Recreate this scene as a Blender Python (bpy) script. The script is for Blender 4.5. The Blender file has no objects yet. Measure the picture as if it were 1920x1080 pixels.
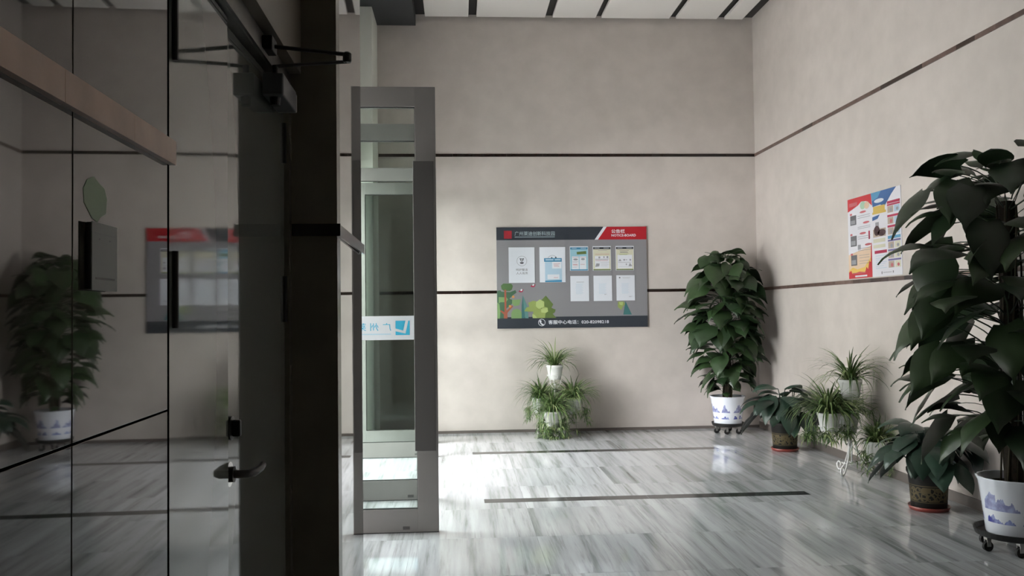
import bpy, bmesh, math, random
from mathutils import Vector, Matrix
random.seed(7)
S = bpy.context.scene
COL = S.collection
PI = math.pi

# ---------------------------------------------------------------- camera
cam_d = bpy.data.cameras.new('camera'); cam = bpy.data.objects.new('camera', cam_d); COL.objects.link(cam)
F = 1600.0
yaw, pitch, roll = 0.0625, 0.0284, -0.0118
fw = Vector((math.sin(yaw)*math.cos(pitch), math.cos(yaw)*math.cos(pitch), math.sin(pitch)))
rt = Vector((math.cos(yaw), -math.sin(yaw), 0)); up = rt.cross(fw)
r2 = rt*math.cos(roll)+up*math.sin(roll); u2 = -rt*math.sin(roll)+up*math.cos(roll)
cam.matrix_world = Matrix(((r2.x, u2.x, -fw.x, 0), (r2.y, u2.y, -fw.y, 0), (r2.z, u2.z, -fw.z, 1.45), (0, 0, 0, 1)))
cam_d.sensor_width = 36; cam_d.lens = 36*F/1920; cam_d.clip_start = .02
S.camera = cam

# ---------------------------------------------------------------- world, light, exposure
w = bpy.data.worlds.new('sky'); S.world = w; w.use_nodes = True
nt = w.node_tree; bg = nt.nodes['Background']
bg.inputs[0].default_value = (.93, .97, 1, 1); bg.inputs[1].default_value = 18
S.view_settings.view_transform = 'Standard'; S.view_settings.look = 'None'
S.view_settings.gamma = 1; S.view_settings.use_curve_mapping = False
S.view_settings.exposure = 0.42
sun_d = bpy.data.lights.new('sun', 'SUN'); sun_d.energy = 14; sun_d.angle = math.radians(68); sun_d.color = (1, .98, .96)
sun = bpy.data.objects.new('sun', sun_d); COL.objects.link(sun)
sun.rotation_euler = Vector((.70, .62, -.40)).to_track_quat('-Z', 'Y').to_euler()
for (yy, ln) in ((5.15, .95), (7.2, 2.95), (9.17, .9)):          # portals: they only guide sky light through the doorways
    l = bpy.data.lights.new('door_portal', 'AREA'); l.shape = 'RECTANGLE'; l.size = ln; l.size_y = 3.0
    l.cycles.is_portal = True
    o = bpy.data.objects.new('door_portal', l); COL.objects.link(o)
    o.location = (-1.22, yy, 1.52); o.rotation_euler = (0, -PI/2, 0)
    o.rotation_euler = Matrix(((0, 0, -1), (1, 0, 0), (0, -1, 0))).to_euler()   # local x -> world y, local y -> world -z, shines +x

# ---------------------------------------------------------------- materials
def newmat(name):
    m = bpy.data.materials.new(name); m.use_nodes = True
    return m, m.node_tree, m.node_tree.nodes['Principled BSDF']
def N(t, typ, **kw):
    n = t.nodes.new(typ)
    for k, v in kw.items():
        if k.startswith('_'): n.inputs[int(k[1:])].default_value = v
        else: setattr(n, k, v)
    return n
def mat(name, col, rough=.5, metal=0, ior=1.5, noise=0, nscale=8, bump=0, bscale=30, coat=0, spec=None):
    m, t, b = newmat(name)
    b.inputs['Base Color'].default_value = (*col, 1); b.inputs['Roughness'].default_value = rough
    b.inputs['Metallic'].default_value = metal; b.inputs['IOR'].default_value = ior
    b.inputs['Coat Weight'].default_value = coat
    if spec is not None: b.inputs['Specular IOR Level'].default_value = spec
    if noise or bump: tc = N(t, 'ShaderNodeTexCoord')
    if noise:
        n = N(t, 'ShaderNodeTexNoise'); n.inputs['Scale'].default_value = nscale; n.inputs['Detail'].default_value = 5
        t.links.new(tc.outputs['Object'], n.inputs['Vector'])
        r = N(t, 'ShaderNodeValToRGB')
        r.color_ramp.elements[0].position = .3; r.color_ramp.elements[1].position = .7
        r.color_ramp.elements[0].color = (*[c*(1-noise) for c in col], 1)
        r.color_ramp.elements[1].color = (*[min(1, c*(1+noise)) for c in col], 1)
        t.links.new(n.outputs[0], r.inputs[0]); t.links.new(r.outputs[0], b.inputs['Base Color'])
    if bump:
        n2 = N(t, 'ShaderNodeTexNoise'); n2.inputs['Scale'].default_value = bscale
        t.links.new(tc.outputs['Object'], n2.inputs['Vector'])
        bp = N(t, 'ShaderNodeBump'); bp.inputs['Strength'].default_value = bump; bp.inputs['Distance'].default_value = .002
        t.links.new(n2.outputs[0], bp.inputs['Height']); t.links.new(bp.outputs[0], b.inputs['Normal'])
    return m
M = {}
M['wall'] = mat('beige_wall', (.56, .505, .47), .55, noise=.055, nscale=5, bump=.25, bscale=25)
M['ceil_black'] = mat('black_ceiling', (.012, .012, .013), .5)
M['bulk'] = mat('charcoal_bulkhead', (.03, .034, .037), .5)
M['panel'] = mat('white_ceiling_panel', (.74, .71, .68), .7)
M['base'] = mat('grey_baseboard', (.13, .11, .10), .4)
M['dark_stone'] = mat('dark_polished_stone', (.045, .04, .032), .025, ior=1.75, noise=.12, nscale=3, bump=.05, bscale=2.2)
M['col_front'] = mat('dark_brown_column', (.17, .15, .115), .25, ior=1.5, noise=.1)
M['col_side'] = mat('polished_column_side', (.12, .105, .09), .02, ior=2.1, bump=.06, bscale=3)
M['door_metal'] = mat('gloss_grey_door', (.15, .16, .145), .05, ior=1.95, bump=.16, bscale=1.6)
M['black'] = mat('black_metal', (.008, .008, .008), .4)
M['gap'] = mat('black_gap', (.003, .003, .003), .9, spec=0)
M['black_rub'] = mat('black_rubber', (.012, .012, .012), .7)
M['alu'] = mat('brushed_aluminium', (.20, .19, .183), .42, metal=.4, noise=.05, nscale=4)
M['alu_dark'] = mat('dark_aluminium', (.085, .082, .08), .4, metal=.4)
M['alu_lt'] = mat('pale_aluminium', (.42, .41, .40), .3, metal=.8)
M['header'] = mat('weathered_header_metal', (.10, .095, .08), .4, metal=.4, noise=.25, nscale=20)
M['chrome'] = mat('chrome', (.75, .73, .70), .15, metal=1)
M['closer'] = mat('closer_grey', (.11, .115, .12), .35, metal=.3)
M['pilaster'] = mat('pale_pilaster', (.84, .87, .80), .45)
M['white_iron'] = mat('white_painted_iron', (.82, .80, .80), .35)
M['white_pot'] = mat('white_plastic_pot', (.78, .77, .76), .35)
M['soil'] = mat('dark_soil', (.03, .02, .013), .9, noise=.4, nscale=60)
M['totem'] = mat('coir_totem', (.022, .016, .010), .95, noise=.5, nscale=40, bump=.8, bscale=60)
M['stem'] = mat('brown_stem', (.05, .04, .02), .6)
M['red_plastic'] = mat('red_saucer', (.24, .045, .035), .35)
M['blk_pot'] = None
M['paper'] = mat('white_paper', (.66, .68, .74), .5)
M['concrete'] = mat('added_outdoor_concrete', (.52, .51, .49), .8, noise=.1)
M['added_building'] = mat('added_building_grey', (.30, .29, .27), .8)
M['over_door'] = mat('brown_stone_over_door', (.17, .145, .11), .4)
M['grout'] = mat('floor_grout', (.22, .22, .21), .6)
def flat(name, c, r=.45): 
    M[name] = mat(name, c, r); return M[name]
flat('b_dark', (.030, .036, .048)); flat('b_grey', (.235, .228, .245)); flat('b_red', (.42, .012, .022))
flat('b_white', (.68, .69, .74)); flat('b_lred', (.34, .02, .035)); flat('b_txt', (.36, .44, .47)); flat('p_dk', (.04, .045, .055))
flat('g1', (.085, .16, .06)); flat('g2', (.20, .32, .13)); flat('g3', (.06, .13, .075)); flat('teal', (.05, .16, .16)); flat('teal2', (.11, .24, .23))
flat('lime', (.40, .48, .18)); flat('lime2', (.27, .33, .10)); flat('olive', (.11, .16, .045)); flat('trunk_red', (.34, .10, .06)); flat('orange', (.60, .27, .08))
flat('sky1', (.30, .52, .62)); flat('blue1', (.05, .22, .38)); flat('paleblue', (.40, .54, .66)); flat('cream', (.60, .58, .45)); flat('grey1', (.30, .30, .33)); flat('grey2', (.14, .14, .15))
flat('pnk', (.50, .12, .14)); flat('poster_red', (.55, .04, .05)); flat('poster_blue', (.05, .13, .32)); flat('poster_blue2', (.10, .30, .48)); flat('gold', (.60, .42, .10))
flat('poster_white', (.68, .67, .72)); flat('peach', (.68, .50, .36)); flat('crimson', (.42, .03, .08)); flat('purple', (.14, .12, .28)); flat('brown', (.06, .03, .035)); flat('mint', (.36, .52, .38)); flat('yellow', (.72, .48, .12)); flat('tan', (.42, .34, .28))
flat('cyan', (.045, .42, .62)); flat('film', (.62, .67, .70)); flat('cyan_lt', (.40, .60, .70))
flat('sticker_green', (.10, .20, .075), .4); flat('reader_grey', (.17, .18, .17), .45)

# trim stone: each piece differs
def trim_mat(name, a, b_, rough=.22):
    m, t, b = newmat(name)
    oi = N(t, 'ShaderNodeObjectInfo'); r = N(t, 'ShaderNodeValToRGB')
    r.color_ramp.elements[0].color = (*a, 1); r.color_ramp.elements[1].color = (*b_, 1)
    t.links.new(oi.outputs['Random'], r.inputs[0])
    tc = N(t, 'ShaderNodeTexCoord'); n = N(t, 'ShaderNodeTexNoise'); n.inputs['Scale'].default_value = 14; n.inputs['Detail'].default_value = 6
    t.links.new(tc.outputs['Object'], n.inputs['Vector'])
    mx = N(t, 'ShaderNodeMix', data_type='RGBA', blend_type='MULTIPLY'); mx.inputs[0].default_value = .6
    t.links.new(r.outputs[0], mx.inputs[6]); t.links.new(n.outputs[0], mx.inputs[7]); t.links.new(mx.outputs[2], b.inputs['Base Color'])
    b.inputs['Roughness'].default_value = rough
    return m
M['trim_back'] = trim_mat('brown_trim_stone', (.018, .010, .008), (.045, .024, .018))
M['trim_right'] = trim_mat('trim_stone_rosy_reflect', (.045, .028, .024), (.27, .18, .155))  # piece tones vary; the rosy end has a reflection put into the colour
M['trim_left'] = trim_mat('trim_stone_lit_tan', (.50, .30, .20), (.62, .40, .28), .3)  # same brown stone, its lit tan tone put into the colour

# glass: tinted, thin, with a fresnel reflection
def glass_mat(name, tint, ior=1.5):
    m, t, b = newmat(name); t.nodes.remove(b)
    out = t.nodes['Material Output']
    tr = N(t, 'ShaderNodeBsdfTransparent'); tr.inputs[0].default_value = (*tint, 1)
    gl = N(t, 'ShaderNodeBsdfGlossy'); gl.inputs['Roughness'].default_value = .0
    fr = N(t, 'ShaderNodeFresnel'); fr.inputs[0].default_value = ior
    mx = N(t, 'ShaderNodeMixShader')
    gg = N(t, 'ShaderNodeNewGeometry'); iv = N(t, 'ShaderNodeMath', operation='SUBTRACT'); iv.inputs[0].default_value = 1
    t.links.new(gg.outputs['Backfacing'], iv.inputs[1]); mu = N(t, 'ShaderNodeMath', operation='MULTIPLY')
    t.links.new(fr.outputs[0], mu.inputs[0]); t.links.new(iv.outputs[0], mu.inputs[1])      # reflect on the entry face only
    t.links.new(mu.outputs[0], mx.inputs[0]); t.links.new(tr.outputs[0], mx.inputs[1]); t.links.new(gl.outputs[0], mx.inputs[2])
    t.links.new(mx.outputs[0], out.inputs[0]); return m
M['glass'] = glass_mat('greenish_glass', (.925, .952, .936))

# veined floor marble
def floor_mat():
    m, t, b = newmat('streaked_marble')
    tc = N(t, 'ShaderNodeTexCoord'); geo = N(t, 'ShaderNodeNewGeometry'); oi = N(t, 'ShaderNodeObjectInfo')
    off = N(t, 'ShaderNodeVectorMath', operation='SCALE'); off.inputs[3].default_value = 1
    cmb = N(t, 'ShaderNodeCombineXYZ')
    ml = N(t, 'ShaderNodeMath', operation='MULTIPLY'); ml.inputs[1].default_value = .10
    t.links.new(oi.outputs['Random'], ml.inputs[0]); t.links.new(ml.outputs[0], cmb.inputs[0]); t.links.new(oi.outputs['Random'], cmb.inputs[2])
    ad = N(t, 'ShaderNodeVectorMath', operation='ADD'); t.links.new(geo.outputs['Position'], ad.inputs[0]); t.links.new(cmb.outputs[0], ad.inputs[1])
    mp = N(t, 'ShaderNodeMapping'); mp.inputs['Rotation'].default_value = (0, 0, -.08); mp.inputs['Scale'].default_value = (1, .045, .3)
    t.links.new(ad.outputs[0], mp.inputs[0])
    n0 = N(t, 'ShaderNodeTexNoise'); n0.inputs['Scale'].default_value = 5; n0.inputs['Detail'].default_value = 4
    t.links.new(mp.outputs[0], n0.inputs['Vector'])
    wv = N(t, 'ShaderNodeVectorMath', operation='SCALE'); wv.inputs[3].default_value = .05
    t.links.new(n0.outputs['Color'], wv.inputs[0])
    a2 = N(t, 'ShaderNodeVectorMath', operation='ADD'); t.links.new(mp.outputs[0], a2.inputs[0]); t.links.new(wv.outputs[0], a2.inputs[1])
    n1 = N(t, 'ShaderNodeTexNoise'); n1.inputs['Scale'].default_value = 9; n1.inputs['Detail'].default_value = 6; n1.inputs['Roughness'].default_value = .62
    n2 = N(t, 'ShaderNodeTexNoise'); n2.inputs['Scale'].default_value = 30; n2.inputs['Detail'].default_value = 5; n2.inputs['Roughness'].default_value = .6
    t.links.new(a2.outputs[0], n1.inputs['Vector']); t.links.new(a2.outputs[0], n2.inputs['Vector'])
    r1 = N(t, 'ShaderNodeValToRGB'); e = r1.color_ramp.elements
    e[0].position = .33; e[0].color = (.23, .245, .245, 1); e[1].position = .60; e[1].color = (.53, .54, .56, 1)
    e2 = e.new(.45); e2.color = (.41, .42, .43, 1)
    t.links.new(n1.outputs[0], r1.inputs[0])
    r2_ = N(t, 'ShaderNodeValToRGB'); e = r2_.color_ramp.elements
    e[0].position = .30; e[0].color = (.60, .60, .57, 1); e[1].position = .46; e[1].color = (1, 1, 1, 1)
    t.links.new(n2.outputs[0], r2_.inputs[0])
    mx = N(t, 'ShaderNodeMix', data_type='RGBA', blend_type='MULTIPLY'); mx.inputs[0].default_value = .85
    t.links.new(r1.outputs[0], mx.inputs[6]); t.links.new(r2_.outputs[0], mx.inputs[7])
    vr = N(t, 'ShaderNodeMapRange'); vr.inputs[3].default_value = .94; vr.inputs[4].default_value = 1.06
    t.links.new(oi.outputs['Random'], vr.inputs[0])
    hs = N(t, 'ShaderNodeHueSaturation'); t.links.new(vr.outputs[0], hs.inputs['Value']); t.links.new(mx.outputs[2], hs.inputs['Color'])
    t.links.new(hs.outputs[0], b.inputs['Base Color'])
    b.inputs['Roughness'].default_value = .06; b.inputs['IOR'].default_value = 1.55
    return m
M['floor'] = floor_mat()
M['inlay'] = mat('dark_floor_inlay', (.035, .035, .037), .1, noise=.3, nscale=6)

def leaf_mat(name, c1, c2, rough=.38):
    m, t, b = newmat(name)
    oi = N(t, 'ShaderNodeObjectInfo'); r = N(t, 'ShaderNodeValToRGB')
    r.color_ramp.elements[0].color = (*c1, 1); r.color_ramp.elements[1].color = (*c2, 1)
    t.links.new(oi.outputs['Random'], r.inputs[0])
    tc = N(t, 'ShaderNodeTexCoord'); n = N(t, 'ShaderNodeTexNoise'); n.inputs['Scale'].default_value = 18
    t.links.new(tc.outputs['Object'], n.inputs['Vector'])
    mx = N(t, 'ShaderNodeMix', data_type='RGBA', blend_type='MULTIPLY'); mx.inputs[0].default_value = .5
    t.links.new(r.outputs[0], mx.inputs[6]); t.links.new(n.outputs[0], mx.inputs[7]); t.links.new(mx.outputs[2], b.inputs['Base Color'])
    b.inputs['Roughness'].default_value = rough
    return m
M['pothos'] = leaf_mat('pothos_leaf', (.018, .042, .016), (.046, .092, .032))
M['pothos_big'] = leaf_mat('pothos_leaf_dark', (.018, .038, .017), (.045, .082, .032))
M['pothos_yellow'] = leaf_mat('yellowing_leaf', (.30, .30, .05), (.42, .40, .08))
M['aglo'] = leaf_mat('dusky_leaf', (.018, .038, .026), (.042, .085, .058), .35)
def spider_mat():
    m, t, b = newmat('spider_blade')
    g = N(t, 'ShaderNodeNewGeometry'); r = N(t, 'ShaderNodeValToRGB'); e = r.color_ramp.elements
    e[0].color = (.035, .075, .02, 1); e[1].color = (.36, .42, .20, 1); x = e.new(.55); x.color = (.11, .19, .055, 1)
    t.links.new(g.outputs['Random Per Island'], r.inputs[0]); t.links.new(r.outputs[0], b.inputs['Base Color'])
    b.inputs['Roughness'].default_value = .45
    return m
M['spider'] = spider_mat()

def pot_mat():                      # white glazed pot with a blue painted landscape running round it
    m, t, b = newmat('blue_and_white_porcelain')
    tc = N(t, 'ShaderNodeTexCoord'); sp = N(t, 'ShaderNodeSeparateXYZ'); t.links.new(tc.outputs['Object'], sp.inputs[0])
    at = N(t, 'ShaderNodeMath', operation='ARCTAN2'); t.links.new(sp.outputs[1], at.inputs[0]); t.links.new(sp.outputs[0], at.inputs[1])
    def band(z0, amp, sc, thr, seed, soft):
        nz = N(t, 'ShaderNodeTexNoise'); nz.noise_dimensions = '2D'; nz.inputs['Scale'].default_value = sc; nz.inputs['Detail'].default_value = 4
        cb = N(t, 'ShaderNodeCombineXYZ'); cb.inputs[1].default_value = seed; t.links.new(at.outputs[0], cb.inputs[0]); t.links.new(cb.outputs[0], nz.inputs['Vector'])
        h = N(t, 'ShaderNodeMapRange'); h.inputs[1].default_value = thr; h.inputs[2].default_value = .72; h.inputs[3].default_value = 0; h.inputs[4].default_value = amp
        t.links.new(nz.outputs[0], h.inputs[0])
        zz = N(t, 'ShaderNodeMath', operation='SUBTRACT'); t.links.new(sp.outputs[2], zz.inputs[0]); zz.inputs[1].default_value = z0
        lt = N(t, 'ShaderNodeMath', operation='LESS_THAN'); t.links.new(zz.outputs[0], lt.inputs[0]); t.links.new(h.outputs[0], lt.inputs[1])
        gt = N(t, 'ShaderNodeMath', operation='GREATER_THAN'); t.links.new(zz.outputs[0], gt.inputs[0]); gt.inputs[1].default_value = 0
        mu = N(t, 'ShaderNodeMath', operation='MULTIPLY'); t.links.new(lt.outputs[0], mu.inputs[0]); t.links.new(gt.outputs[0], mu.inputs[1])
        m2 = N(t, 'ShaderNodeMath', operation='MULTIPLY'); t.links.new(mu.outputs[0], m2.inputs[0]); m2.inputs[1].default_value = soft
        return m2
    b1 = band(.15, .12, 2.2, .38, 3.1, .75); b2 = band(.075, .05, 2.8, .46, 8.7, 1.0)
    mx1 = N(t, 'ShaderNodeMath', operation='MAXIMUM'); t.links.new(b1.outputs[0], mx1.inputs[0]); t.links.new(b2.outputs[0], mx1.inputs[1])
    nn = N(t, 'ShaderNodeTexNoise'); nn.inputs['Scale'].default_value = 30; t.links.new(tc.outputs['Object'], nn.inputs['Vector'])
    r = N(t, 'ShaderNodeValToRGB'); r.color_ramp.elements[0].color = (.05, .055, .30, 1); r.color_ramp.elements[1].color = (.28, .33, .62, 1)
    r.color_ramp.elements[0].position = .4; r.color_ramp.elements[1].position = .65
    t.links.new(nn.outputs[0], r.inputs[0])
    mx = N(t, 'ShaderNodeMix', data_type='RGBA'); t.links.new(mx1.outputs[0], mx.inputs[0]); mx.inputs[6].default_value = (.76, .79, .86, 1); t.links.new(r.outputs[0], mx.inputs[7])
    t.links.new(mx.outputs[2], b.inputs['Base Color']); b.inputs['Roughness'].default_value = .2
    return m
M['porcelain'] = pot_mat()
def black_pot_mat():                # black glaze, a band of gold scrollwork between two gold rings
    m, t, b = newmat('black_pot_gold_band')
    tc = N(t, 'ShaderNodeTexCoord'); sp = N(t, 'ShaderNodeSeparateXYZ'); t.links.new(tc.outputs['Object'], sp.inputs[0])
    at = N(t, 'ShaderNodeMath', operation='ARCTAN2'); t.links.new(sp.outputs[1], at.inputs[0]); t.links.new(sp.outputs[0], at.inputs[1])
    cb = N(t, 'ShaderNodeCombineXYZ')
    sc = N(t, 'ShaderNodeMath', operation='MULTIPLY'); sc.inputs[1].default_value = .13; t.links.new(at.outputs[0], sc.inputs[0])
    t.links.new(sc.outputs[0], cb.inputs[0]); t.links.new(sp.outputs[2], cb.inputs[1])
    v = N(t, 'ShaderNodeTexVoronoi', feature='DISTANCE_TO_EDGE'); v.inputs['Scale'].default_value = 30; t.links.new(cb.outputs[0], v.inputs['Vector'])
    ms = N(t, 'ShaderNodeTexMagic'); ms.inputs['Scale'].default_value = 24; ms.inputs['Distortion'].default_value = 2; t.links.new(cb.outputs[0], ms.inputs['Vector'])
    lt = N(t, 'ShaderNodeMath', operation='LESS_THAN'); t.links.new(v.outputs[0], lt.inputs[0]); lt.inputs[1].default_value = .13
    g1 = N(t, 'ShaderNodeMath', operation='GREATER_THAN'); t.links.new(ms.outputs['Fac'], g1.inputs[0]); g1.inputs[1].default_value = .62
    mxx = N(t, 'ShaderNodeMath', operation='MAXIMUM'); t.links.new(lt.outputs[0], mxx.inputs[0]); t.links.new(g1.outputs[0], mxx.inputs[1])
    def rng(a, c):
        s = N(t, 'ShaderNodeMath', operation='COMPARE'); t.links.new(sp.outputs[2], s.inputs[0]); s.inputs[1].default_value = (a+c)/2; s.inputs[2].default_value = (c-a)/2; return s
    band = rng(.065, .165); mu = N(t, 'ShaderNodeMath', operation='MULTIPLY'); t.links.new(mxx.outputs[0], mu.inputs[0]); t.links.new(band.outputs[0], mu.inputs[1])
    k = mu
    for a, c in ((.056, .061), (.172, .178)):
        rr = rng(a, c); q = N(t, 'ShaderNodeMath', operation='MAXIMUM'); t.links.new(k.outputs[0], q.inputs[0]); t.links.new(rr.outputs[0], q.inputs[1]); k = q
    mx = N(t, 'ShaderNodeMix', data_type='RGBA'); t.links.new(k.outputs[0], mx.inputs[0]); mx.inputs[6].default_value = (.012, .011, .010, 1); mx.inputs[7].default_value = (.10, .078, .04, 1)
    t.links.new(mx.outputs[2], b.inputs['Base Color']); b.inputs['Roughness'].default_value = .5; b.inputs['Specular IOR Level'].default_value = .25
    return m
M['blk_pot'] = black_pot_mat()

# ---------------------------------------------------------------- helpers
def link(name, me, m=None, parent=None):
    o = bpy.data.objects.new(name, me); COL.objects.link(o)
    if m is not None and len(me.materials) == 0: me.materials.append(m)
    if parent: o.parent = parent
    return o
def obj(name, bm, m, parent=None, smooth=False):
    me = bpy.data.meshes.new(name); bm.normal_update(); bm.to_mesh(me); bm.free()
    if smooth:
        for p in me.polygons: p.use_smooth = True
    return link(name, me, m, parent)
def empty(name, loc=(0, 0, 0), rz=0):
    o = bpy.data.objects.new(name, None); COL.objects.link(o); o.location = loc; o.rotation_euler = (0, 0, rz); o.empty_display_size = .1
    return o
def tag(o, label, cat, group=None):
    o['label'] = label; o['category'] = cat
    if group: o['group'] = group
    return o
def struct(o): o['kind'] = 'structure'; return o
def stuff(o): o['kind'] = 'stuff'; return o
def BM(): return bmesh.new()
def abox(bm, a, b, bev=0):
    x0, y0, z0 = a; x1, y1, z1 = b
    r = bmesh.ops.create_cube(bm, size=1)
    for v in r['verts']:
        v.co = Vector((x0+(v.co.x+.5)*(x1-x0), y0+(v.co.y+.5)*(y1-y0), z0+(v.co.z+.5)*(z1-z0)))
    if bev:
        es = list({e for v in r['verts'] for e in v.link_edges})
        bmesh.ops.bevel(bm, geom=es, offset=bev, segments=2, affect='EDGES', profile=.5)
    return bm
def boxo(name, a, b, m, parent=None, bev=0): return obj(name, abox(BM(), a, b, bev), m, parent)
TH = math.radians(-.9); E0 = Vector((-.436, 1.319, 0))
LD = Vector((math.sin(TH), math.cos(TH), 0)); LN = Vector((math.cos(TH), -math.sin(TH), 0))
def L(y, n, z):      # left-hand frame: y along the left wall (world-y like), n out from its plane into the room
    p = E0+LD*(y-1.319)+LN*n; return Vector((p.x, p.y, z))
TW = math.radians(-1.45); WD = Vector((math.sin(TW), math.cos(TW), 0)); WN = Vector((math.cos(TW), -math.sin(TW), 0))
def LW(y, n, z): p = E0+WD*(y-1.319)+WN*n; return Vector((p.x, p.y, z))
def lbox(name, y0, y1, n0, n1, z0, z1, m, parent=None, bev=0, fn=None):
    fn = fn or L
    bm = abox(BM(), (n0, y0, z0), (n1, y1, z1), bev)
    for v in bm.verts: v.co = fn(v.co.y, v.co.x, v.co.z)
    return obj(name, bm, m, parent)
def lathe(bm, prof, seg=32, c=(0, 0, 0), wob=None, cap=False):
    rings = []
    for (r, z) in prof:
        ring = []
        for i in range(seg):
            a = 2*PI*i/seg; rr = r
            if wob: rr = r+wob(a, r, z)
            ring.append(bm.verts.new((c[0]+rr*math.cos(a), c[1]+rr*math.sin(a), c[2]+z)))
        rings.append(ring)
    for k in range(len(rings)-1):
        for i in range(seg):
            j = (i+1) % seg
            bm.faces.new((rings[k][i], rings[k][j], rings[k+1][j], rings[k+1][i]))
    if cap: bm.faces.new(list(reversed(rings[0]))); bm.faces.new(rings[-1])
    return bm
def tube(bm, pts, r, seg=6, closed=False):
    pts = [Vector(p) for p in pts]; n = len(pts); rings = []
    rr = r if isinstance(r, (list, tuple)) else [r]*n
    prev = None
    for i, p in enumerate(pts):
        if closed: d = pts[(i+1) % n]-pts[i-1]
        else: d = pts[min(i+1, n-1)]-pts[max(i-1, 0)]
        d.normalize()
        if prev is None:
            a = d.orthogonal().normalized()
        else:
            a = (prev-d*prev.dot(d)); a = a.normalized() if a.length > 1e-6 else d.orthogonal().normalized()
        prev = a; b = d.cross(a)
        rings.append([bm.verts.new(p+(a*math.cos(2*PI*k/seg)+b*math.sin(2*PI*k/seg))*rr[i]) for k in range(seg)])
    m = n if closed else n-1
    for i in range(m):
        R1, R2 = rings[i], rings[(i+1) % n]
        for k in range(seg):
            j = (k+1) % seg; bm.faces.new((R1[k], R1[j], R2[j], R2[k]))
    if not closed: bm.faces.new(list(reversed(rings[0]))); bm.faces.new(rings[-1])
    return bm
def poly(bm, pts3):
    bm.faces.new([bm.verts.new(p) for p in pts3])
class Sheet:         # a flat printed face: pts in its own 2-D coordinates -> world
    def __init__(s, fn): s.fn = fn; s.k = 0
    def shape(s, name, polys, m, parent, depth):
        one = len(polys) == 1 or 'ring' in name or 'lines' in name
        for grp in ([polys] if one else [[p] for p in polys]):
            bm = BM()
            for pl in grp: poly(bm, [s.fn(x, y, depth) for x, y in pl])
            bmesh.ops.remove_doubles(bm, verts=bm.verts, dist=1e-5)
            o = obj(name, bm, m, parent)
            if 'lines' in name: o['kind'] = 'stuff'
        return o
def rect(x0, y0, x1, y1): return [(x0, y0), (x1, y0), (x1, y1), (x0, y1)]
def circ(cx, cy, rx, ry=None, n=24, a0=0, a1=2*PI):
    ry = ry or rx; return [(cx+rx*math.cos(a0+(a1-a0)*i/n), cy+ry*math.sin(a0+(a1-a0)*i/n)) for i in range(n)]
def annulus(cx, cy, r0, r1, n=28):
    out = []
    for i in range(n):
        a, b = 2*PI*i/n, 2*PI*(i+1)/n
        out.append([(cx+r0*math.cos(a), cy+r0*math.sin(a)), (cx+r1*math.cos(a), cy+r1*math.sin(a)), (cx+r1*math.cos(b), cy+r1*math.sin(b)), (cx+r0*math.cos(b), cy+r0*math.sin(b))])
    return out
def textmesh(txt, bold=0.0):
    c = bpy.data.curves.new('lettering', 'FONT'); c.body = txt; c.size = 1; c.offset = bold; c.resolution_u = 2
    o = bpy.data.objects.new('lettering', c); COL.objects.link(o)
    bpy.context.view_layer.update()
    dg = bpy.context.evaluated_depsgraph_get(); me = bpy.data.meshes.new_from_object(o.evaluated_get(dg))
    COL.objects.unlink(o); bpy.data.objects.remove(o)
    return me
def text(txt, sheet, x0, y0, x1, y1, m, parent, depth, bold=0.0, mirror=False, name='lettering'):
    me = textmesh(txt)
    if bold:                        # heavier strokes: the same outlines laid down again a hair to each side
        b2 = bmesh.new(); b2.from_mesh(me); n0 = b2.faces[:]
        for dx, dy, dz in ((bold, 0, .00015), (bold/2, bold, .0003)):
            r = bmesh.ops.duplicate(b2, geom=n0)
            for v in [g for g in r['geom'] if isinstance(g, bmesh.types.BMVert)]: v.co.x += dx; v.co.y += dy; v.co.z += dz
        b2.to_mesh(me); b2.free()
    xs = [v.co.x for v in me.vertices]; ys = [v.co.y for v in me.vertices]
    a, b, c, d = min(xs), max(xs), min(ys), max(ys)
    for v in me.vertices:
        u = (v.co.x-a)/(b-a); q = (v.co.y-c)/(d-c)
        if mirror: u = 1-u
        v.co = sheet.fn(x0+(x1-x0)*u, y1+(y0-y1)*q, depth+v.co.z)
    me.materials.clear()
    return link(name, me, m, parent)

# ---------------------------------------------------------------- room shell
XR, YB, ZC = 3.688, 10.34, 5.09
struct(boxo('wall_back', (-1.7, YB, -.1), (XR, YB+.2, ZC), M['wall']))
struct(boxo('wall_right', (XR, -2.7, -.1), (XR+.2, YB+.2, ZC), M['wall']))
struct(boxo('wall_rear', (-1.7, -2.9, -.1), (XR+.2, -2.7, ZC), M['wall']))
struct(boxo('ceiling', (-1.7, -2.9, ZC), (XR+.2, YB+.2, ZC+.15), M['ceil_black']))
fl = struct(boxo('floor', (-1.35, -2.7, -.1), (XR, YB, -.012), M['grout']))
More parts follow.
